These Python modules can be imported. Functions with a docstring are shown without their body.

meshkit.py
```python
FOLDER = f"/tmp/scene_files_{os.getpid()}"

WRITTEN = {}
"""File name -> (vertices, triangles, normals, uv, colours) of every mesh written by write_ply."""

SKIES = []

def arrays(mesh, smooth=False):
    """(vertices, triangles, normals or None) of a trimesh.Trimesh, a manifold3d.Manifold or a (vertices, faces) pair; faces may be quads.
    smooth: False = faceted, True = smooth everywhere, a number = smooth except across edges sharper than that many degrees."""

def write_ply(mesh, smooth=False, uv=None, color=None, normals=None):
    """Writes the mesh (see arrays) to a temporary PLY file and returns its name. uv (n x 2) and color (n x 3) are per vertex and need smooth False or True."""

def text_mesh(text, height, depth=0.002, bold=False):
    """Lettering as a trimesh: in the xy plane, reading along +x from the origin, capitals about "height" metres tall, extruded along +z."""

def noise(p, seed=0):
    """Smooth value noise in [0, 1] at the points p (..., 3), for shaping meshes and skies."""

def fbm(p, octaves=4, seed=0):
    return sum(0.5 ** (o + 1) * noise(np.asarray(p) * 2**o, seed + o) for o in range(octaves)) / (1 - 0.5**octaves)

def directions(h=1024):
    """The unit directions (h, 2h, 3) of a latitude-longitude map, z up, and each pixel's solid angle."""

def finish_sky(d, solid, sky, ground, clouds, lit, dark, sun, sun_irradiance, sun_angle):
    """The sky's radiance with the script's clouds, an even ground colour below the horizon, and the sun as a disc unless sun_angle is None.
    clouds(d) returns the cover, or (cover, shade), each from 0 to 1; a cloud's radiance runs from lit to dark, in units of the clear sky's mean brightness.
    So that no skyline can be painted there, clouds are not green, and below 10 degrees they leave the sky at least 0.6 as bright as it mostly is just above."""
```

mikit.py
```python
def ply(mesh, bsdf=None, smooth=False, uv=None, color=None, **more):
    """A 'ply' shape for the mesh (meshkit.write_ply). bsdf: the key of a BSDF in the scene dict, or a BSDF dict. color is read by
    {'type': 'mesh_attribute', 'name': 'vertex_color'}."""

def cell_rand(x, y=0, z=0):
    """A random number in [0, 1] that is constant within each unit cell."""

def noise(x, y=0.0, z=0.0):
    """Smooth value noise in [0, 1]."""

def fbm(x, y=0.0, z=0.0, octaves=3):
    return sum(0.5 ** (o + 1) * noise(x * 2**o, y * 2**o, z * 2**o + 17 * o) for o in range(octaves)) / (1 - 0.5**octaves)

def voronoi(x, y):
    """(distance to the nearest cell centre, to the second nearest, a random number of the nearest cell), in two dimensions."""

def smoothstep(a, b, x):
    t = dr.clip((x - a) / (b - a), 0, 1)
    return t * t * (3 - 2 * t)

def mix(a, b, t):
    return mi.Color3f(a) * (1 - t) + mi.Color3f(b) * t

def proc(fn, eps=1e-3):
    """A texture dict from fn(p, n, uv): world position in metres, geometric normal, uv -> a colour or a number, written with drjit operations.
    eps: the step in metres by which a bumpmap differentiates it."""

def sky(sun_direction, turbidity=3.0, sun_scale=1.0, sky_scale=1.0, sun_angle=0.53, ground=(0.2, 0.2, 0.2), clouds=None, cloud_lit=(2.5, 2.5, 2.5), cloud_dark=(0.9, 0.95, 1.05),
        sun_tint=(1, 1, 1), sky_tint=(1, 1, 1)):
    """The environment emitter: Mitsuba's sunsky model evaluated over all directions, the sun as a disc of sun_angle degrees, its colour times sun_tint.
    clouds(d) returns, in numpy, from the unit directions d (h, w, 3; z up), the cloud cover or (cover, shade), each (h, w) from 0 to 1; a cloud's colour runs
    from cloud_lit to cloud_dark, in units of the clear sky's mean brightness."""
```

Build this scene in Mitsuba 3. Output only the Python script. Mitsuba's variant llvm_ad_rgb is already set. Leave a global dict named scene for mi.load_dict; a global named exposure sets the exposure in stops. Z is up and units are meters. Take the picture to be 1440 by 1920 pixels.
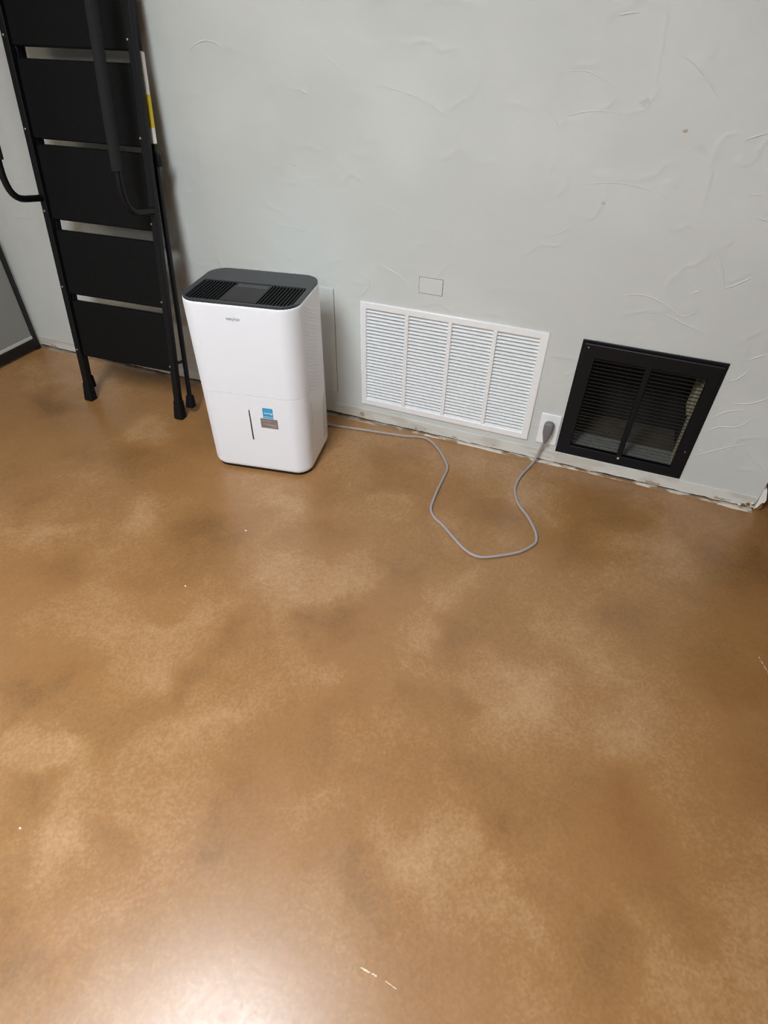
import math, random
import numpy as np, trimesh, drjit as dr, mitsuba as mi, mikit, meshkit
import manifold3d as m3
from shapely.geometry import Polygon, box as sbox
from mikit import noise, fbm, smoothstep, mix
T = mi.ScalarTransform4f
random.seed(3); rng = np.random.default_rng(3)

# ------------------------------------------------------------------ camera, lights, exposure
F = 1085.76
EYE = np.array([0.0, -1.8255, 1.2541])
FWD = np.array([-0.2705, 0.7020, -0.6588]); DOWN = np.array([0.2554, -0.6075, -0.7522])
scene = {'type': 'scene'}
labels = {}
scene['camera'] = {'type': 'perspective', 'fov': 2 * math.degrees(math.atan(720 / F)), 'fov_axis': 'x', 'near_clip': 0.01, 'far_clip': 100.0,
                   'to_world': T().look_at(origin=EYE.tolist(), target=(EYE + FWD).tolist(), up=(-DOWN).tolist())}
exposure = 1.42
CEIL = 2.35
# ceiling panels: (x, y, size x, size y, radiance)
LAMPS = [(-0.74, -2.2, 0.5, 1.2, 15.5), (0.35, -4.4, 0.5, 1.2, 9.0)]

# ------------------------------------------------------------------ helpers
def rgb(*c): return {'type': 'rgb', 'value': [float(x) for x in c]}
def srgb(r, g, b):
    return [((v / 255 + 0.055) / 1.055) ** 2.4 if v > 10 else v / 255 / 12.92 for v in (r, g, b)]
def mat(name, color, rough=0.5, **kw):
    d = {'type': 'principled', 'base_color': color if isinstance(color, dict) else rgb(*color), 'roughness': rough, **kw}
    scene[name] = {'type': 'twosided', 'bsdf': d}
    return name
def add(key, mesh, m, smooth=False, **kw):
    n, k = 1, key
    while k in scene or k in labels and key in scene:
        k = f'{key}_{n:03d}'; n += 1
    scene[k] = mikit.ply(mesh, m, smooth=smooth, **kw)
    return k
def number(key):
    n, k = 1, key
    while k in labels: k = f'{key}_{n:03d}'; n += 1
    return k
def thing(key, label, cat, group=None):
    k = number(key); labels[k] = {'label': label, 'category': cat}
    if group: labels[k]['group'] = group
    return k
def struct(key, label): labels[key] = {'label': label, 'kind': 'structure'}; return key
def cat(ms): return trimesh.util.concatenate(ms)
def bx(x0, x1, y0, y1, z0, z1, b=0.0):
    """box, with rounded/chamfered edges of b"""
    if b <= 0:
        m = trimesh.creation.box(extents=(x1 - x0, y1 - y0, z1 - z0))
        m.apply_translation(((x0 + x1) / 2, (y0 + y1) / 2, (z0 + z1) / 2)); return m
    s = m3.Manifold.sphere(b, 8)
    h = m3.Manifold.batch_hull([s.translate((x, y, z)) for x in (x0 + b, x1 - b) for y in (y0 + b, y1 - b) for z in (z0 + b, z1 - b)])
    q = h.to_mesh(); return trimesh.Trimesh(q.vert_properties[:, :3], q.tri_verts, process=False)
def smoothpath(pts, n=8):
    """Catmull-Rom through the points"""
    p = np.asarray(pts, float); p = np.vstack([2 * p[0] - p[1], p, 2 * p[-1] - p[-2]]); out = []
    for i in range(1, len(p) - 2):
        for t in np.arange(n) / n:
            a, b, c, d = p[i - 1:i + 3]
            out.append(0.5 * (2 * b + (c - a) * t + (2 * a - 5 * b + 4 * c - d) * t * t + (3 * b - a - 3 * c + d) * t ** 3))
    return np.array(out + [p[-2]])
def tube(pts, r, sides=10, flat=1.0, up=None):
    """closed tube along a polyline; r may vary; parallel-transported frame"""
    p = np.asarray(pts, float); r = np.broadcast_to(r, (len(p),))
    t = np.gradient(p, axis=0); t /= np.linalg.norm(t, axis=1, keepdims=True) + 1e-12
    a = np.cross(t[0], [0, 0, 1.0] if abs(t[0][2]) < .9 else [1.0, 0, 0]); a /= np.linalg.norm(a)
    v = []
    ang = np.arange(sides) * 2 * np.pi / sides
    for i in range(len(p)):
        a = a - t[i] * (a @ t[i]); a /= np.linalg.norm(a); b = np.cross(t[i], a)
        v.append(p[i] + r[i] * (np.cos(ang)[:, None] * a + flat * np.sin(ang)[:, None] * b))
    n = len(p); v = np.vstack(v + [p[:1], p[-1:]]); f = []
    for i in range(n - 1):
        for j in range(sides):
            q = [i * sides + j, i * sides + (j + 1) % sides, (i + 1) * sides + (j + 1) % sides, (i + 1) * sides + j]
            f += [[q[0], q[1], q[2]], [q[0], q[2], q[3]]]
    for j in range(sides):
        f.append([n * sides, (j + 1) % sides, j]); f.append([n * sides + 1, (n - 1) * sides + j, (n - 1) * sides + (j + 1) % sides])
    m = trimesh.Trimesh(v, f, process=False); m.fix_normals(); return m
def loft(rings):
    """rings: list of (k,3) closed loops of equal length, capped"""
    k = len(rings[0]); v = np.vstack(rings + [rings[0].mean(0)[None], rings[-1].mean(0)[None]]); f = []
    for i in range(len(rings) - 1):
        for j in range(k):
            q = [i * k + j, i * k + (j + 1) % k, (i + 1) * k + (j + 1) % k, (i + 1) * k + j]
            f += [[q[0], q[1], q[2]], [q[0], q[2], q[3]]]
    n = len(rings)
    for j in range(k):
        f.append([n * k, (j + 1) % k, j]); f.append([n * k + 1, (n - 1) * k + j, (n - 1) * k + (j + 1) % k])
    return trimesh.Trimesh(v, f, process=False)
def extr(poly, y0, y1):
    """polygon in the xz plane extruded from y0 to y1"""
    m = trimesh.creation.extrude_polygon(poly, y1 - y0, engine='earcut')
    v = m.vertices.copy(); m.vertices = np.c_[v[:, 0], y1 - v[:, 2], v[:, 1]]; m.fix_normals(); return m

# ------------------------------------------------------------------ materials
DARK = [(-1.016,-.81,.114),(-1.288,-1.061,.092),(-.663,-.662,.106),(-.688,-1.121,.074),(-.438,-.933,.08),(-.531,-1.02,.043),(-.686,-1.264,.094),(-1.059,-1.41,.077),(-1.626,-.898,.113),(-.782,-.465,.081),(-.352,-.773,.076),(-.154,-.854,.096),(-.191,-1.092,.066),(-.064,-1.047,.06),(.077,-.404,.125),(.154,-.208,.103),(.259,-.684,.094),(-.141,-.375,.091),(.52,-.719,.11),(-.507,-1.421,.088),(-.879,-1.604,.068),(-.645,-1.63,.066),(-.666,-1.806,.049),(-.191,-1.491,.063),(-.504,-1.531,.042),(.295,-1.149,.095),(.377,-1.251,.091),(.295,-1.442,.058),(.056,-1.303,.053),(.545,-1.005,.072),(-1.464,-.569,.099),(-2.01,-.399,.119),(.585,-.267,.112),(-1.75,-.42,.20),(-2.2,-.6,.25),(-1.3,-.30,.15),(.75,-.35,.22),(.65,-.62,.16)]  # stain blotches; last few paint the weaker light by the ladder and far right
LIGHT = [(-.801,-1.064,.087),(-1.22,-.771,.105),(-.44,-1.106,.07),(-.798,-1.302,.062),(-.608,-1.323,.082),(-.89,-1.474,.081),(-.719,-.893,.086),(-.493,-.832,.077),(-.861,-.546,.108),(-.209,-.746,.084),(-.253,-.895,.085),(.052,-.953,.062),(.092,-.753,.095),(-.275,-.499,.087),(.389,-.385,.139),(.251,-.971,.078),(-.324,-1.389,.083),(-.784,-1.661,.058),(-.171,-1.433,.05),(-.061,-1.413,.059),(.122,-1.355,.049),(.288,-1.059,.06),(-.502,-.425,.079),(-1.525,-.405,.099),(.157,-1.43,.055)]
FL_DARK, FL_MID, FL_LITE, FL_RED = srgb(106, 73, 38), srgb(150, 109, 66), srgb(183, 147, 107), srgb(130, 86, 47)
def floor_col(p, n, uv):
    wx = p.x + (fbm(p.x * 9 + 5, p.y * 9) - .5) * .16
    wy = p.y + (fbm(p.x * 9, p.y * 9 + 11) - .5) * .16
    g = mi.Float(0)
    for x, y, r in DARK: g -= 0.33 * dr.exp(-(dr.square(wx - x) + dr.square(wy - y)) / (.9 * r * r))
    for x, y, r in LIGHT: g += 0.24 * dr.exp(-(dr.square(wx - x) + dr.square(wy - y)) / (.9 * r * r))
    g += (fbm(wx * 5, wy * 5 + 3, octaves=4) - .5) * 0.7
    fine = (fbm(p.x * 200, p.y * 200, octaves=2) - .5) * .34 + (fbm(p.x * 60, p.y * 60 + 7, octaves=3) - .5) * .13
    g += fine
    c = mix(FL_MID, FL_LITE, dr.clip(g * 1.5, 0, 1))
    red = smoothstep(.45, .65, fbm(wx * 3.3 + 40, wy * 3.3 + 9))
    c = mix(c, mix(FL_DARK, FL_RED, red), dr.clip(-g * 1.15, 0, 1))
    # scuffed pale scratches near the viewer
    for (x0, y0, x1, y1, w) in ((-.107, -1.616, -.078, -1.6165, .0012), (.590, -.640, .610, -.690, .0010), (-.060, -1.617, -.040, -1.62, .0006)):
        ex, ey = x1 - x0, y1 - y0
        t = dr.clip(((p.x - x0) * ex + (p.y - y0) * ey) / (ex * ex + ey * ey), 0, 1)
        d = dr.sqrt(dr.square(p.x - x0 - t * ex) + dr.square(p.y - y0 - t * ey))
        k = smoothstep(w * 1.6, w * .5, d) * smoothstep(.3, .55, noise(p.x * 400, p.y * 400))
        c = mix(c, srgb(225, 205, 180), k * .85)
    return c
def floor_rough(p, n, uv): return .245 + .10 * fbm(p.x * 14, p.y * 14) + .06 * noise(p.x * 220, p.y * 220)
def floor_bump(p, n, uv): return fbm(p.x * 120, p.y * 120, octaves=3)
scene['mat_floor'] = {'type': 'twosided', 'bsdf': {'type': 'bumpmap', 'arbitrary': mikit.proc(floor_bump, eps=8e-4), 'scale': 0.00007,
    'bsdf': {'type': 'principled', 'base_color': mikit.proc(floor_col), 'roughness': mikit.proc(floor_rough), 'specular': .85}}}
WALL = srgb(206, 210, 206)
def wall_col(p, n, uv):
    c = mix(WALL, srgb(199, 203, 199), smoothstep(.35, .75, fbm(p.x * 3, p.z * 3, p.y * 3)))
    for x, z, r, col, a in ((.063, 1.033, .009, (168, 150, 125), .8), (-.043, 1.086, .016, (176, 178, 174), .5), (-.087, .86, .008, (165, 166, 164), .55), (.11, 1.0, .02, (196, 198, 195), .5)):
        d = dr.sqrt(dr.square(p.x - x) + dr.square(1.4 * (p.z - z))) + (fbm(p.x * 120, p.z * 120) - .5) * r
        c = mix(c, srgb(*col), a * smoothstep(r, r * .4, d))
    return c
def wall_bump(p, n, uv):
    q = p.x + p.y
    ridged = 1 - dr.abs(2 * fbm(q * 9 + 3, p.z * 9, octaves=3) - 1)
    return .5 * fbm(q * 14, p.z * 14, octaves=4) + .30 * smoothstep(.86, 1.0, ridged) + .10 * fbm(q * 160, p.z * 160)
def wallmat(name, color, scale):
    scene[name] = {'type': 'twosided', 'bsdf': {'type': 'bumpmap', 'arbitrary': mikit.proc(wall_bump, eps=1.5e-3), 'scale': scale,
        'bsdf': {'type': 'principled', 'base_color': color, 'roughness': .55, 'specular': .35}}}
wallmat('mat_wall', mikit.proc(wall_col), .003)
mat('mat_ridge', WALL, .5, specular=.4)
mat('mat_joint', srgb(120, 116, 110), .8)
mat('mat_ceiling', srgb(215, 215, 210), .8)
mat('mat_far_wall', srgb(150, 146, 138), .7)
mat('mat_dark_wall', srgb(58, 40, 26), .5)
def base_col(p, n, uv):
    c = mix(srgb(212, 213, 207), srgb(198, 194, 184), smoothstep(.4, .7, fbm(p.x * 14, p.z * 40, p.y * 40)))
    chip = smoothstep(.66, .72, fbm(p.x * 26 + 3, p.z * 60, octaves=4)) * smoothstep(.034, .016, p.z)
    end = smoothstep(.56, .6, p.x) * smoothstep(.5, .56, fbm(p.x * 90, p.z * 90)) * smoothstep(.036, .02, p.z)
    spot = smoothstep(.014, .006, dr.sqrt(dr.square(p.x + .803) + dr.square(p.z - .03)) + (noise(p.x * 150, p.z * 150) - .5) * .01)
    c = mix(c, srgb(150, 125, 95), dr.clip(chip * .7 + spot * .7, 0, 1))
    return mix(c, srgb(70, 60, 50), end * .9)
mat('mat_baseboard', mikit.proc(base_col), .45)
def caulk_col(p, n, uv):
    k = smoothstep(.42, .62, fbm(p.x * 18, p.y * 60, octaves=4))
    left = smoothstep(-.55, -.85, p.x)
    c = mix(srgb(206, 198, 184), srgb(138, 112, 82), k)
    return mix(c, srgb(126, 100, 74), left * .7)
mat('mat_caulk', mikit.proc(caulk_col), .6)
mat('mat_gap', srgb(44, 34, 26), .9)
mat('mat_grille', srgb(236, 238, 238), .32, specular=.5)
mat('mat_plate', srgb(236, 238, 238), .28, specular=.5)
mat('mat_slot', srgb(60, 60, 60), .6)
mat('mat_vent_black', srgb(12, 15, 20), .36, specular=.24)
mat('mat_vent_lip', srgb(34, 37, 42), .22, specular=.6)
def duct_col(p, n, uv): return mix(srgb(66, 60, 52), srgb(96, 88, 76), fbm(p.x * 30, p.y * 30, p.z * 30))
mat('mat_vent_slat', srgb(44, 43, 40), .4, specular=.5)
mat('mat_duct', srgb(34, 33, 31), .8)
mat('mat_dust', mikit.proc(duct_col), .9)
def lath_col(p, n, uv): return mix(srgb(150, 140, 112), srgb(185, 176, 150), fbm(p.y * 40, p.z * 25))
mat('mat_lath', mikit.proc(lath_col), .8)
mat('mat_ladder', srgb(13, 14, 17), .42, specular=.25)
def tread_col(p, n, uv): return mix(srgb(10, 11, 12), srgb(16, 17, 18), noise(p.x * 300, p.y * 300, p.z * 300))
mat('mat_tread', mikit.proc(tread_col), .6, specular=.15)
mat('mat_rubber', srgb(14, 14, 15), .75, specular=.2)
mat('mat_foam', srgb(30, 31, 33), .85, specular=.25)
mat('mat_steel', srgb(200, 200, 200), .25, metallic=1.0)
mat('mat_white_paper', srgb(246, 245, 247), .5)
mat('mat_yellow', srgb(225, 202, 40), .5)
mat('mat_shell', srgb(232, 236, 242), .34, specular=.5)
mat('mat_tank', srgb(196, 203, 208), .22, specular=.5)
mat('mat_lid', srgb(52, 55, 58), .42, specular=.5)
mat('mat_gloss_black', srgb(10, 12, 15), .2, specular=.22)
mat('mat_dark_plastic', srgb(18, 20, 22), .5, specular=.25)
mat('mat_print_grey', srgb(128, 132, 138), .5)
mat('mat_blue', srgb(48, 150, 200), .35)
mat('mat_pale_blue', srgb(150, 205, 230), .35)
mat('mat_taupe', srgb(128, 118, 112), .4)
mat('mat_taupe_light', srgb(168, 160, 156), .4)
mat('mat_window', srgb(58, 54, 52), .2)
mat('mat_cord', srgb(158, 152, 150), .5, specular=.4)
mat('mat_plug', srgb(112, 112, 114), .45)
mat('mat_panel', srgb(134, 135, 130), .5, specular=.3)
mat('mat_panel_strip', srgb(186, 187, 180), .5)
mat('mat_frame', srgb(13, 13, 16), .4)
mat('mat_lamp_body', srgb(230, 230, 228), .5)
mat('mat_chip', srgb(238, 236, 230), .6)
mat('mat_board', srgb(130, 92, 54), .8)

# ------------------------------------------------------------------ room
X0, X1, YF, HALL = -2.478, 1.3, -5.6, 1.3
XE = .6185     # where the plastered wall ends
struct('floor', 'mottled brown acid-stained concrete floor with a satin sheen')
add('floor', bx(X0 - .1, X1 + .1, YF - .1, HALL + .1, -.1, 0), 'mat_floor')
struct('ceiling', 'flat white ceiling above the room')
add('ceiling', bx(X0 - .1, X1 + .1, YF - .1, HALL + .1, CEIL, CEIL + .1), 'mat_ceiling')
struct('wall_back', 'pale grey skim-trowelled wall with the ladder and vents')
G = (-.8058, -.1518, .0775, .4824); GO = (-.783, -.178, .103, .459)     # white grille outside, opening
V = (-.0485, .3709, .0569, .4812); VO = (.0, .330, .098, .427)          # black vent
wp = sbox(X0 - .1, .0105, XE, CEIL).difference(sbox(GO[0] - .004, GO[2] - .004, GO[1] + .004, GO[3] + .004)).difference(sbox(VO[0] - .012, VO[2] - .012, VO[1] + .012, VO[3] + .012))
add('wall_back', extr(wp, 0, .11), 'mat_wall')
struct('wall_left', 'dim pale grey wall meeting the corner at the left')
add('wall_left', bx(X0 - .1, X0, YF, HALL, .0, CEIL), 'mat_wall')
struct('wall_front', 'pale wall behind the camera')
add('wall_front', bx(X0 - .1, X1 + .1, YF - .1, YF, .0, CEIL), 'mat_far_wall')
struct('wall_right', 'dark brown wall off to the right')
add('wall_right', bx(X1, X1 + .1, YF, HALL, .0, CEIL), 'mat_dark_wall')
struct('wall_hall', 'dark brown wall seen past the end of the plastered wall')
add('wall_hall', bx(X0, X1, HALL - .75, HALL - .65, .0, CEIL), 'mat_dark_wall')
# raised trowel ridges in the plaster: (x, z) paths measured on the wall
RID = [[[-1.356,1.139],[-1.328,1.158],[-1.291,1.168],[-1.254,1.163],[-1.237,1.153]],[[-.93,1.158],[-.897,1.141],[-.861,1.123],[-.834,1.105]],[[-.983,1.067],[-.976,1.061],[-.962,1.059]],[[-.764,1.089],[-.698,1.081],[-.633,1.067],[-.587,1.05],[-.541,1.028]],[[-1.174,.909],[-1.135,.901]],[[-1.062,.88],[-1.0,.87]],[[-.76,.798],[-.719,.789],[-.678,.772],[-.645,.747]],[[-1.158,.704],[-1.096,.692],[-1.029,.687],[-.971,.68]],[[-.736,.615],[-.7,.599],[-.668,.586],[-.624,.556]],[[-.796,.575],[-.771,.545],[-.805,.488]],[[-.964,.538],[-.914,.524],[-.864,.505]],[[-.152,1.244],[-.131,1.248],[-.105,1.25]],[[.009,1.177],[.04,1.162],[.074,1.138],[.111,1.103]],[[-.255,1.136],[-.221,1.14],[-.189,1.138],[-.149,1.125],[-.114,1.111]],[[-.3,1.072],[-.268,1.051],[-.24,1.026]],[[-.238,1.043],[-.191,1.057],[-.143,1.063],[-.089,1.059]],[[.198,1.024],[.22,1.034],[.241,1.041]],[[-.148,.898],[-.098,.908],[-.042,.91],[.01,.903],[.069,.891]],[[.028,.624],[.053,.635],[.096,.636],[.135,.625],[.171,.608],[.205,.594],[.229,.611]],[[.154,.594],[.191,.582],[.231,.569],[.277,.557]],[[.28,.685],[.309,.704],[.337,.727]],[[.204,.66],[.223,.671]],[[.035,.698],[.063,.683]],[[.224,.77],[.251,.74],[.28,.685]],[[-.216,.763],[-.181,.776],[-.155,.799]],[[.118,.573],[.148,.575]],[[-.183,.567],[-.129,.534],[-.082,.498]],[[.291,.864],[.316,.859]],[[.254,.912],[.283,.916]],[[.409,.499],[.43,.514],[.452,.526]],[[.385,.427],[.406,.439],[.427,.476]],[[.385,.157],[.414,.177],[.455,.205],[.499,.233]],[[.47,.245],[.487,.23]],[[.505,.216],[.546,.187],[.6,.149]],[[.433,.439],[.466,.413]],[[.385,.246],[.414,.275],[.463,.287],[.491,.325]],[[.385,.298],[.418,.331],[.459,.347]],[[.385,.185],[.406,.172]],[[.42,.36],[.47,.372],[.52,.41]],[[.40,.70],[.44,.69],[.5,.70]]]
FAINT = {1, 3, 4, 5, 6, 7, 10, 13, 14, 15, 17, 24, 25, 26, 28, 22}
ms = []
for i, r in enumerate(RID):
    q = smoothpath(r, 6); k = len(q); w = np.sin(np.linspace(.12, math.pi - .12, k)) ** .6
    h = (.0009 if i in FAINT else .0015) * w
    m = tube(np.c_[q[:, 0], np.full(k, -.0002), q[:, 1]], 1.0, 6)
    # wide low profile: scale the section about the path, flat against the wall
    c = np.repeat(np.c_[q[:, 0], np.full(k, -.0002), q[:, 1]], 6, 0); d = m.vertices[:k * 6] - c
    ww = np.repeat(h, 6)[:, None]
    m.vertices[:k * 6] = c + d * ww * np.array([1.5, 1.0, 1.5])
    m.vertices[k * 6:] = np.array([c[0], c[-1]]); ms.append(m)
add('wall_back__plaster_ridges', cat(ms), 'mat_ridge', smooth=True)
labels['wall_back__plaster_ridges'] = {'kind': 'stuff'}

# painted strip at the foot of the wall, in two lengths, with the gap and the ragged caulk under it
def ragged(x0, x1, z0, z1, y0, y1, amp, seed):
    xs = np.linspace(x0, x1, max(4, int((x1 - x0) / .008)))
    lo = z0 + amp * (meshkit.fbm(np.c_[xs * 30, xs * 0, xs * 0 + seed], 3) - .5) * 2
    hi = z1 + .3 * amp * (meshkit.fbm(np.c_[xs * 22, xs * 0 + 4, xs * 0 + seed], 3) - .5) * 2
    return extr(Polygon(np.r_[np.c_[xs, lo], np.c_[xs, hi][::-1]]), y0, y1)
struct('baseboard_back', 'low flat painted baseboard with chipped paint under the vents')
add('baseboard_back__board', ragged(X0, -.0385, .0105, .051, -.0035, .0, .0025, 1), 'mat_baseboard')
add('baseboard_back__board', ragged(-.0365, XE - .002, .0105, .051, -.0035, .0, .004, 2), 'mat_baseboard')
add('baseboard_back__sill', bx(X0, XE - .01, .003, .1, 0, .0115), 'mat_gap')
labels['baseboard_back__sill'] = {'label': 'dark gap below the baseboard'}
struct('baseboard_left', 'low flat painted baseboard along the left wall')
add('baseboard_left', bx(X0, X0 + .0035, YF, -.0035, .01, .062), 'mat_baseboard')
struct('trim_1', 'ragged dirty bead of caulk between floor and back wall')
xs = np.linspace(X0, XE - .004, 420)
w = .007 + .012 * meshkit.fbm(np.c_[xs * 12, xs * 0, xs * 0], 4) + .010 * np.clip((-.55 - xs) / .4, 0, 1) + .006 * np.clip((xs - .45) / .1, 0, 1)
hh = .0025 + .004 * meshkit.fbm(np.c_[xs * 40, xs * 0 + 9, xs * 0], 3) - .0015 * np.clip((-.55 - xs) / .4, 0, 1)
prof = np.array([[.012, 0], [.012, 1], [-.35, .95], [-.8, .55], [-1, 0]])
rings = [np.array([[x, (a if a > 0 else a * b), c * e] for a, e in prof]) for x, b, c in zip(xs, w, hh)]
add('trim_1', loft(rings), 'mat_caulk', smooth=40)
# broken corner trim at the end of the wall
struct('trim_2', 'broken white corner trim stub with torn brown core at the wall end')
add('trim_2__strip', extr(Polygon([(.619, .004), (.6215, .030), (.6195, .086), (.6285, .088), (.636, .066), (.642, .048), (.640, .036), (.634, .034), (.628, .012)]), .0, .045), 'mat_chip')
add('trim_2__core', extr(Polygon([(.621, .0), (.623, .010), (.6335, .030), (.641, .026), (.642, .010), (.633, .0)]), .004, .05), 'mat_board')
for i, (x, z, s) in enumerate(((.598, .021, .009), (.607, .03, .006), (.585, .015, .007), (.574, .013, .005))):
    a = np.arange(6) / 6 * 2 * math.pi; rr_ = s * (.55 + .45 * rng.random(6))
    add('trim_2__torn_flake', extr(Polygon(np.c_[x + rr_ * np.cos(a), z + .8 * rr_ * np.sin(a)]), -.008, -.0037), 'mat_chip' if i % 2 else 'mat_board')

# ------------------------------------------------------------------ ceiling lamps (out of the picture; the floor mirrors one)
for i, (x, y, sx, sy, L) in enumerate(LAMPS):
    t = thing('ceiling_light', ['ceiling light panel above the floor nearest the back wall', 'ceiling light panel behind the camera', 'ceiling light panel behind the camera on the right'][i], 'ceiling light')
    fr = sbox(x - sx / 2 - .03, y - sy / 2 - .03, x + sx / 2 + .03, y + sy / 2 + .03).difference(sbox(x - sx / 2, y - sy / 2, x + sx / 2, y + sy / 2))
    m = trimesh.creation.extrude_polygon(fr, .03, engine='earcut'); m.apply_translation((0, 0, CEIL - .03))
    add(t + '__frame', m, 'mat_lamp_body')
    q = ([[x - sx / 2, y - sy / 2, CEIL - .012], [x + sx / 2, y - sy / 2, CEIL - .012], [x + sx / 2, y + sy / 2, CEIL - .012], [x - sx / 2, y + sy / 2, CEIL - .012]], [[0, 2, 1], [0, 3, 2]])
    add(t + '__diffuser', q, 'mat_lamp_body', emitter={'type': 'area', 'radiance': rgb(L * .94, L, L * 1.06)})

# ------------------------------------------------------------------ white return grille
def frame_mesh(o, i, y_front, bev):
    """rectangular picture frame with a bevelled outer edge; o and i = (x0, x1, z0, z1)"""
    def rect(r, e, y): return np.array([[r[0] + e, y, r[2] + e], [r[1] - e, y, r[2] + e], [r[1] - e, y, r[3] - e], [r[0] + e, y, r[3] - e]])
    rings = [rect(o, 0, -.0002), rect(o, 0, y_front * .3), rect(o, bev * .12, y_front * .62), rect(o, bev * .4, y_front * .88), rect(o, bev * .7, y_front * .97), rect(o, bev, y_front), rect(i, -.002, y_front), rect(i, 0, y_front + .002), rect(i, 0, .008)]
    v = np.vstack(rings); f = []
    for a in range(len(rings) - 1):
        for j in range(4):
            q = [a * 4 + j, a * 4 + (j + 1) % 4, a * 4 + 4 + (j + 1) % 4, a * 4 + 4 + j]; f += [[q[0], q[1], q[2]], [q[0], q[2], q[3]]]
    return trimesh.Trimesh(v, f, process=False)
g = thing('return_air_grille', 'wide white louvred return-air grille low on the wall beside the dehumidifier', 'vent')
add(g + '__frame', frame_mesh(G, GO, -.007, .005), 'mat_grille', smooth=35)
MX = [-.6325, -.478, -.324]
for x in MX: add(g + '__mullion', bx(x - .0068, x + .0068, -.0065, .006, GO[2] - .001, GO[3] + .001, .0015), 'mat_grille')
add(g + '__backing', bx(GO[0] - .003, GO[1] + .003, .045, .05, GO[2] - .003, GO[3] + .003), 'mat_duct')
labels[g + '__backing'] = {'label': 'dark duct behind the slats'}
edges = [GO[0]] + [e for x in MX for e in (x - .0068, x + .0068)] + [GO[1]]
P = (GO[3] - GO[2]) / 28
def slat(x0, x1, prof):
    m = extr(Polygon([(a, b) for a, b in prof]), x0, x1)   # profile drawn in (y, z), extruded along x
    v = m.vertices.copy(); m.vertices = np.c_[v[:, 1], v[:, 0], v[:, 2]]; m.fix_normals(); return m
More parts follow.
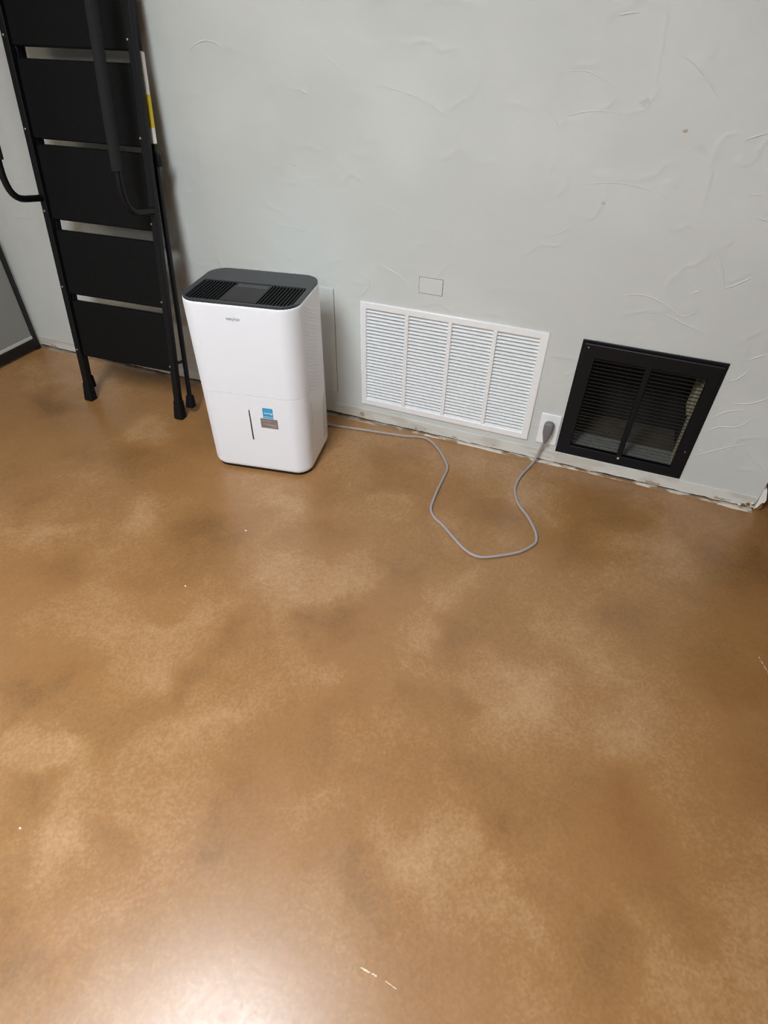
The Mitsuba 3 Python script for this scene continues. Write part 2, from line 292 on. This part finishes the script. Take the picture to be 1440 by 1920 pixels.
for c in range(4):
    d = mikit.ply(slat(edges[2 * c] - .0005, edges[2 * c + 1] + .0005, [(-.0030, .0), (-.0024, -.0011), (.0140, .0066), (.0135, .0078)]), 'mat_grille')
    for k in range(28):
        n = c * 28 + k
        scene[g + '__slat' + (f'_{n:03d}' if n else '')] = {**d, 'to_world': T().translate([0, 0, GO[2] + .0012 + k * P])}

# ------------------------------------------------------------------ black vent with an open-looking duct
v_ = thing('black_floor_vent', 'square black metal vent with thin slats low on the wall near its end', 'vent')
add(v_ + '__frame', frame_mesh(V, (V[0] + .022, V[1] - .022, V[2] + .022, V[3] - .022), -.004, .003), 'mat_vent_black', smooth=35)
dr_ = v_ + '__door'
m = cat([frame_mesh((V[0] + .008, V[1] - .008, V[2] + .009, V[3] - .009), VO, -.0095, .004)])
add(dr_, m.apply_transform(trimesh.transformations.rotation_matrix(math.radians(.35), (0, 1, 0), (V[0], 0, V[3]))), 'mat_vent_black', smooth=35)
ROT = trimesh.transformations.rotation_matrix(math.radians(.35), (0, 1, 0), (V[0], 0, V[3]))
add(dr_ + '__lip', tube([(V[0] + .010, -.0085, V[3] - .0105), (V[1] - .010, -.0085, V[3] - .0105)], .0024, 12).apply_transform(ROT), 'mat_vent_lip', smooth=50)
add(v_ + '__lip', tube([(V[0] + .001, -.0028, V[3] - .001), (V[1] - .001, -.0028, V[3] - .001)], .002, 12), 'mat_vent_lip', smooth=50)
add(dr_ + '__mullion', bx(.153, .171, -.009, .004, VO[2] - .002, VO[3] + .002, .002), 'mat_vent_black')
PV = (VO[3] - VO[2]) / 26
for c, (a, b) in enumerate(((VO[0], .153), (.171, VO[1]))):
    d = mikit.ply(slat(a - .001, b + .001, [(-.0035, .0018), (-.0042, .0012), (-.0037, .0002), (.0085, -.0078), (.0090, -.0070)]), 'mat_vent_slat')
    for k in range(26):
        n = c * 26 + k
        scene[dr_ + '__slat' + (f'_{n:03d}' if n else '')] = {**d, 'to_world': T().translate([0, 0, VO[2] + .006 + k * PV])}
def knob(x, y, z, r):
    s = trimesh.creation.icosphere(2, r); s.vertices *= (1, .6, 1); s.apply_translation((x, y, z)); return s
add(v_ + '__latch_screw', knob(.1616, -.0095, .0885, .0045), 'mat_lath', smooth=True)
labels[v_ + '__latch_screw'] = {'label': 'small brass-coloured latch screw'}
add(v_ + '__screw', knob(-.0268, -.0095, .4600, .0028), 'mat_steel', smooth=True)
add(v_ + '__screw', knob(.3520, -.0095, .1675, .0025), 'mat_steel', smooth=True)
D0, D1 = .012, .262
dx0, dx1, dz0, dz1 = VO[0] - .011, VO[1] + .011, .086, .45
duct = cat([bx(dx0 - .004, dx0, D0, D1, dz0, dz1), bx(dx1, dx1 + .004, D0, D1, dz0, dz1), bx(dx0, dx1, D0, D1, dz1, dz1 + .004), bx(dx0, dx1, D1, D1 + .004, dz0, dz1)])
add(v_ + '__duct', duct, 'mat_duct')
add(v_ + '__duct_floor', bx(dx0, dx1, D0, D1, dz0 - .004, dz0), 'mat_dust')
labels[v_ + '__duct_floor'] = {'label': 'dusty grey floor of the duct behind the slats'}
add(v_ + '__duct_stud', bx(dx1 - .010, dx1, D0 + .01, .075, dz0, .405), 'mat_lath')
labels[v_ + '__duct_stud'] = {'label': 'pale dusty strip inside the vent at the right'}
add(v_ + '__duct_block', bx(dx1 - .016, dx1, .075, .150, .255, .36), 'mat_lath')

# ------------------------------------------------------------------ outlet, blank cover plates
o = thing('wall_outlet', 'white wall outlet plate beside the black vent with the grey plug in it', 'outlet')
add(o + '__plate', bx(-.122, -.0525, -.0055, .001, .079, .199, .0025), 'mat_plate', smooth=30)
for z in (.158, .119):
    s = add(o + '__socket', bx(-.1045, -.0705, -.0072, -.004, z - .014, z + .014, .0012), 'mat_plate', smooth=30)
    for x in (-.094, -.081): add(s + '__slot', bx(x - .0012, x + .0012, -.0076, -.0070, z - .005, z + .005), 'mat_slot')
add(o + '__screw', knob(-.0873, -.0058, .1388, .003), 'mat_steel', smooth=True)
b = thing('blank_cover_plate', 'small painted-over blank cover plate on the wall above the white grille', 'cover plate')
add(b + '__plate', bx(-.595, -.516, -.0020, .001, .542, .592, .0008), 'mat_ridge'); add(b + '__joint', bx(-.5964, -.5146, -.0005, .001, .5406, .5934), 'mat_joint')
b = thing('access_panel', 'tall painted-over flat cover panel on the wall behind the dehumidifier', 'cover plate')
add(b + '__plate', bx(-1.09, -.909, -.0045, .001, .10, .507, .0012), 'mat_ridge'); add(b + '__joint', bx(-1.09, -.9076, -.0005, .001, .099, .505), 'mat_joint')

# ------------------------------------------------------------------ dehumidifier
DCX, DCY, DTH = -1.0228, -.3193, .1692
TD = T().translate([DCX, DCY, 0]).rotate([0, 0, 1], math.degrees(DTH))
MD = np.array(TD.matrix)
HD, WB, DB, WT, DT, RB, DYT = .6062, .3616, .2765, .3684, .2781, .0554, -.0084
def ring(z, ins=0.0, n=14):
    t = z / HD; w, d, dy = WB + (WT - WB) * t - 2 * ins, DB + (DT - DB) * t - 2 * ins, DYT * t
    r = RB * (1 + .1 * t) - ins; out = []
    for sx, sy, a0 in ((1, 1, 0), (-1, 1, 90), (-1, -1, 180), (1, -1, 270)):
        a = np.radians(a0 + np.linspace(0, 90, n)); out.append(np.c_[sx * (w / 2 - r) + r * np.cos(a), sy * (d / 2 - r) + r * np.sin(a) + dy])
    q = np.vstack(out); return np.c_[q, np.full(len(q), z)]
def front_y(z): t = z / HD; return -(DB + (DT - DB) * t) / 2 + DYT * t
def side_x(z): return (WB + (WT - WB) * z / HD) / 2
h = thing('dehumidifier', 'white plastic dehumidifier with a black top standing on the floor by the wall', 'dehumidifier')
def dadd(name, mesh, m, smooth=False):
    mesh = mesh.copy(); mesh.apply_transform(MD); return add(h + '__' + name, mesh, m, smooth)
SEAM = .3075
dadd('water_tank', loft([ring(.011, .010), ring(.0125, .006), ring(.016, .003), ring(.022, .001), ring(.028, 0), ring(.2, 0), ring(SEAM - .0005, 0), ring(SEAM - .0005, .003)]), 'mat_shell', 35)
dadd('body', loft([ring(SEAM - .0007, .0035), ring(SEAM + .0006, .0030), ring(SEAM + .0006, 0), ring(.45, 0), ring(.590, 0), ring(.5965, .0008), ring(.599, .0022), ring(.6005, .004)]), 'mat_shell', 35)
dadd('base', loft([ring(0.0, .012), ring(.002, .009), ring(.0125, .0075)]), 'mat_dark_plastic', 35)
# lid: black rim and rear deck with a recessed louvred field in front
RX0, RX1, RY0, RY1 = -.163, .167, -.1335, .018
outer = Polygon(ring(.6, .0030)[:, :2]); rec = sbox(RX0 + .008, RY0 + .008, RX1 - .008, RY1 - .008).buffer(.008, quad_segs=4)
rec = rec.intersection(Polygon(ring(.6, .0095)[:, :2]))
m = trimesh.creation.extrude_polygon(outer.difference(rec), .0075, engine='earcut'); m.apply_translation((0, 0, .599))
lid = dadd('lid', m, 'mat_lid', 30)
m = trimesh.creation.extrude_polygon(rec.buffer(.0005), .0015, engine='earcut'); m.apply_translation((0, 0, .5995))
scene[lid + '__recess'] = mikit.ply(m.apply_transform(MD), 'mat_gloss_black')
for x in list(np.arange(-.150, -.058, .0104)) + list(np.arange(.066, .162, .0104)):
    s = rec.intersection(sbox(x - .0021, -.2, x + .0021, .2))
    y0, y1 = s.bounds[1] + .001, s.bounds[3] - .001
    mm = bx(x - .0021, x + .0021, y0, y1, .6005, .6050, .0012); mm.apply_transform(MD); add(lid + '__slat', mm, 'mat_dark_plastic')
dadd('control_panel', bx(-.052, .060, -.129, .014, .6005, .6056, .0015), 'mat_gloss_black')
labels[h + '__control_panel'] = {'label': 'glossy black control panel'}
dadd('display', bx(-.044, .054, -.020, .004, .6050, .6062, .0004), 'mat_lid')
# slanted louvre ribs on the right side
for k in range(23):
    z1 = .5335 - k * .01235
    yy = np.linspace(-.080, .050, 14); tt = (yy + .080) / .130
    zz = z1 + .060 * (1 - tt) ** 1.25
    r = .0026 * np.clip(np.sin(np.linspace(.15, math.pi - .1, 14)) * 1.8, .25, 1)
    pth = np.c_[[side_x(z) - .0004 for z in zz], yy, zz]
    dadd('rib', tube(pth, r, 6), 'mat_shell', True)
# translucent grey rear of the water tank and its finger grip
sel = np.array([q for q in ring(.1, -.0008) if q[0] > .10 and q[1] > .045]); z = [.05, .285]
def shellpatch(z0, z1):
    a = [np.r_[[[side_x(z0) + .0008, .045, 0]], sel] for _ in range(1)][0]
    poly = Polygon(np.r_[a[:, :2], (a[:, :2] * .985)[::-1]]); m = trimesh.creation.extrude_polygon(poly.buffer(0), z1 - z0, engine='earcut'); m.apply_translation((0, 0, z0)); return m
dadd('tank_rear', shellpatch(.05, .285), 'mat_tank', 40)
labels[h + '__tank_rear'] = {'label': 'greyish rear corner of the water tank'}
dadd('tank_grip', tube(np.c_[[side_x(z) for z in np.linspace(.185, .262, 8)], np.linspace(-.0715, -.0655, 8), np.linspace(.185, .262, 8)], .0016, 6), 'mat_tank', True)
# water level window, stickers and lettering on the front
def front_box(name, x0, x1, z0, z1, t, m, b=0.0, lift=0.0):
    y = (front_y(z0) + front_y(z1)) / 2; return dadd(name, bx(x0, x1, y - t - lift, y + .0008, z0, z1, b), m)
front_box('level_window', -.0092, -.0045, .138, .264, .0008, 'mat_window', .0008)
labels[h + '__level_window'] = {'label': 'narrow dark water level window'}
labels[h + '__lettering'] = {'label': 'grey lettering waykar'}
s = front_box('energy_sticker', .0405, .0755, .2295, .2675, .0006, 'mat_blue'); labels[s] = {'label': 'small blue energy sticker'}
def words(key, txt, height, x, z, m, dy):
    w = meshkit.text_mesh(txt, height, .0005); v = w.vertices.copy(); w.vertices = np.c_[v[:, 0] + x, front_y(z) - dy - v[:, 2], v[:, 1] + z]
    w.fix_normals(); w.apply_transform(MD); return add(key, w, m)
words(h + '__lettering', 'waykar', .0095, -.0315, .5555, 'mat_print_grey', .0002)
words(s + '__lettering', 'energy', .0068, .0450, .2465, 'mat_white_paper', .0008)
words(s + '__lettering', 'ENERGY STAR', .0032, .0450, .2335, 'mat_white_paper', .0008)
a = np.linspace(math.radians(25), math.radians(165), 14); zc = .2545
arc = tube(np.c_[.058 + .012 * np.cos(a), np.full(14, front_y(zc) - .0009), zc - .0005 + .006 * np.sin(a)], .0005, 5); arc.apply_transform(MD)
add(s + '__swoosh', arc, 'mat_pale_blue')
s = front_box('info_sticker', .0288, .0882, .1915, .2275, .0005, 'mat_taupe'); labels[s] = {'label': 'small grey-brown info sticker'}
for z_, x0, x1 in ((.2185, .034, .066), (.2065, .040, .084), (.2035, .052, .084), (.1975, .066, .083)):
    mm = bx(x0, x1, front_y(z_) - .0009, front_y(z_), z_ - .0007, z_ + .0007); mm.apply_transform(MD); add(s + '__print_line', mm, 'mat_taupe_light')

# ------------------------------------------------------------------ power cord and plug
c = thing('power_cord', 'grey power cord looped on the floor from dehumidifier to outlet', 'power cord')
CORD = [(-1.0,-.160),(-.975,-.122),(-.914,-.096),(-.814,-.080),(-.686,-.062),(-.602,-.050),(-.543,-.033),(-.506,-.041),(-.464,-.077),(-.42,-.132),(-.392,-.183),(-.388,-.24),(-.386,-.32),(-.382,-.379),(-.3755,-.421),(-.353,-.455),(-.316,-.481),(-.268,-.522),(-.227,-.556),(-.194,-.572),(-.161,-.571),(-.111,-.542),(-.062,-.5045),(-.030,-.458),(-.025,-.431),(-.0375,-.391),(-.0705,-.336),(-.106,-.293),(-.126,-.256),(-.142,-.2006),(-.139,-.134),(-.123,-.07)]
p3 = [(x, y, .0047) for x, y in CORD]
p3[0] = (-1.02, -.168, .05)
p3[1] = (-.985, -.128, .016)
p3 += [(-.113, -.040, .012), (-.105, -.024, .034), (-.097, -.020, .066), (-.0915, -.026, .098), (-.0885, -.030, .116)]
add(c + '__cable', tube(smoothpath(p3, 6), .0046, 10), 'mat_cord', smooth=True)
def oval(z, w, d, y0): a = np.arange(24) / 24 * 2 * math.pi; return np.c_[-.0875 + w * np.sign(np.cos(a)) * np.abs(np.cos(a)) ** .7 + (.181 - z) * -.02, y0 + d * np.sign(np.sin(a)) * np.abs(np.sin(a)) ** .7, np.full(24, z)]
add(c + '__plug', loft([oval(.098, .0055, .0055, -.026), oval(.104, .0075, .007, -.026), oval(.122, .012, .0105, -.0245), oval(.138, .0165, .0125, -.0225), oval(.160, .0175, .0135, -.0215), oval(.172, .016, .0125, -.021), oval(.177, .012, .009, -.021)]), 'mat_plug', smooth=50)
labels[c + '__plug'] = {'label': 'darker grey plug'}

# ------------------------------------------------------------------ folded step ladder, leaning on the wall
LX, LY, PSI, LEAN = -1.688, -.3003, .0632, .1556
U = np.array([math.cos(PSI), math.sin(PSI), 0]); N0 = np.array([math.sin(PSI), -math.cos(PSI), 0])
VV = math.cos(LEAN) * np.array([0, 0, 1]) - math.sin(LEAN) * N0; NN = math.cos(LEAN) * N0 + math.sin(LEAN) * np.array([0, 0, 1])
ML = np.eye(4); ML[:3, 0], ML[:3, 1], ML[:3, 2], ML[:3, 3] = U, VV, NN, (LX, LY, .0)
l = thing('step_ladder', 'folded black metal step ladder with handrails leaning against the wall at the left', 'step ladder')
def ladd(name, mesh, m, smooth=False):
    mesh = mesh.copy(); mesh.apply_transform(ML); return add(l + '__' + name, mesh, m, smooth)
def splay(m, s):   # the rails spread slightly upwards
    v = m.vertices.copy(); v[:, 0] += s * .0117 * v[:, 1]; m.vertices = v; return m
TOP = 1.47
def bar(p0, p1, wu, wn, b=.003):
    """rounded rectangular tube between two (u, v, n) points"""
    s = m3.Manifold.sphere(b, 8)
    q = m3.Manifold.batch_hull([s.translate((p[0] + i * (wu / 2 - b), p[1], p[2] + j * (wn / 2 - b))) for p in (p0, p1) for i in (-1, 1) for j in (-1, 1)]).to_mesh()
    return trimesh.Trimesh(q.vert_properties[:, :3], q.tri_verts, process=False)
def rear(s, v):
    a, b = ((.239, .2145), (.2395, .2205))[s < 0]; return (s * (a + (b - a) * (v - .04) / 1.11), v, -.053)
for s in (-1, 1):
    ladd('front_rail', splay(bar((s * .2125, .02, -.011), (s * .2125, TOP, -.011), .024, .024), s), 'mat_ladder', 30)
    ladd('rear_rail', bar(rear(s, .075), rear(s, 1.345), .015, .014), 'mat_ladder', 30)
    # rubber feet, flared and cut level with the floor
    def foot(u, v0, v1, n, wu, wn, fl):
        sp = m3.Manifold.sphere(.004, 8)
        q = m3.Manifold.batch_hull([sp.translate((u + i * (wu / 2 - .004) * k, v, n + j * (wn / 2 - .004) * k)) for v, k in ((v0 + .004, fl), (v0 + .018, fl * .92), (v1, 1.0)) for i in (-1, 1) for j in (-1, 1)]).to_mesh()
        return trimesh.Trimesh(q.vert_properties[:, :3], q.tri_verts, process=False)
    ladd('front_foot', foot(s * .2135, .003, .075, -.011, .029, .029, 1.35), 'mat_rubber', 30)
    ladd('rear_foot', foot(rear(s, .05)[0], .038, .085, -.053, .024, .024, 1.4), 'mat_rubber', 30)
    ladd('spacer', bar((s * .223, .225, -.012), (s * .229, .225, -.050), .016, .016), 'mat_ladder', 30)
    ladd('lock_knob', bar((s * .2300, .872, -.053), (s * .2300, .900, -.053), .022, .018, .005), 'mat_ladder', 30)
    # tubular handrail standing off the front, with a foam grip
    u = s * .2235
    path = [(u, .743, -.008), (u, .743, .035), (u, .744, .075), (u, .750, .100), (u, .768, .121), (u, .800, .134), (u, .850, .139), (u, 1.0, .140), (u, 1.25, .138), (u, 1.34, .132), (u, 1.385, .112), (u, 1.405, .075), (u, 1.408, .03), (u, 1.408, -.008)]
    hr = ladd('handrail', tube(smoothpath(path, 6), .0105, 12), 'mat_ladder', True)
    gm = tube(smoothpath([(u, .858, .139), (u, .9, .1395), (u, 1.0, .140), (u, 1.25, .138), (u, 1.30, .1365)], 6), .0165, 14); gm.apply_transform(ML)
    add(hr + '__grip', gm, 'mat_foam', smooth=40)
STEPS = [(.190, .403), (.426, .645), (.678, .903), (.918, 1.129), (1.158, 1.372)]
for k, (a, b) in enumerate(STEPS):
    w = .1975 + .0117 * a
    st = ladd('step', bx(-w, w, a, b, -.032, -.006, .006), 'mat_tread', 30)
    for s in (-1, 1):
        kn = trimesh.creation.icosphere(2, .0036); kn.vertices *= (1, 1, .6); kn.apply_translation((s * (.2035 + .0117 * a + (.012 if s < 0 else 0)), a + .0245, .0012))
        kn.apply_transform(ML); add(l + '__rivet', kn, 'mat_steel', smooth=True)
        ladd('step_bracket', bar((s * (w + .0005), a + .005, -.02), (s * (w + .0005), b + .03, -.028), .005, .020, .0015), 'mat_ladder')
ladd('top_step', bx(-.212, .212, 1.39, TOP + .01, -.034, -.004, .006), 'mat_tread', 30)
ladd('rear_brace', bar((-.215, 1.335, -.053), (.205, 1.335, -.053), .016, .016), 'mat_ladder', 30)
# stickers on the outside of the right rear rail
def on_rail(v0, v1, e):
    return bar(rear(1, v0), rear(1, v1), .015 + e, .014 + e, .003)
lb = ladd('safety_label', on_rail(.932, 1.159, .0040), 'mat_white_paper', 30)
labels[lb] = {'label': 'white safety label with a yellow band'}
mm = on_rail(.973, 1.056, .0048); mm.apply_transform(ML); add(lb + '__yellow_band', mm, 'mat_yellow', smooth=30)

# ------------------------------------------------------------------ black frame against the left wall
f_ = thing('framed_panel', 'grey panel in a thin black metal frame standing upright against the left wall', 'panel')
FX0, FX1 = X0 + .0038, -2.462
for y in (-.030, -.93): add(f_ + '__post', bx(FX0, FX1, y - .011, y + .011, .0, 1.9, .002), 'mat_frame')
for z in (.032, .95, 1.88): add(f_ + '__rail', bx(FX0, FX1 + .002, -.920, -.040, z - .023, z + .023, .002), 'mat_frame')
add(f_ + '__pane', bx(FX0 + .001, FX0 + .006, -.92, -.040, .05, 1.88), 'mat_panel')
add(f_ + '__strip', bx(FX0 + .001, FX0 + .009, -.92, -.040, .05, .068, .001), 'mat_panel_strip')
labels[f_ + '__strip'] = {'label': 'lighter strip along the bottom of the panel'}

# ------------------------------------------------------------------ a few paint flecks lying on the floor
for i, (x, y, s, t) in enumerate(((-.8835, -.7411, .0045, 'paint fleck on the floor in front of the dehumidifier'), (-.9169, -1.0059, .0045, 'paint fleck on the floor, second in front of the dehumidifier'), (-.8299, -1.6666, .004, 'paint fleck on the floor near the left edge of the photo'))):
    k = thing('paint_fleck', 'tiny white ' + t, 'paint fleck')
    a = np.arange(6) / 6 * 2 * math.pi; rr_ = s * (.45 + .55 * rng.random(6))
    m = trimesh.creation.extrude_polygon(Polygon(np.c_[x + rr_ * np.cos(a), y + .55 * rr_ * np.sin(a)]), .001, engine='earcut'); add(k, m, 'mat_chip')
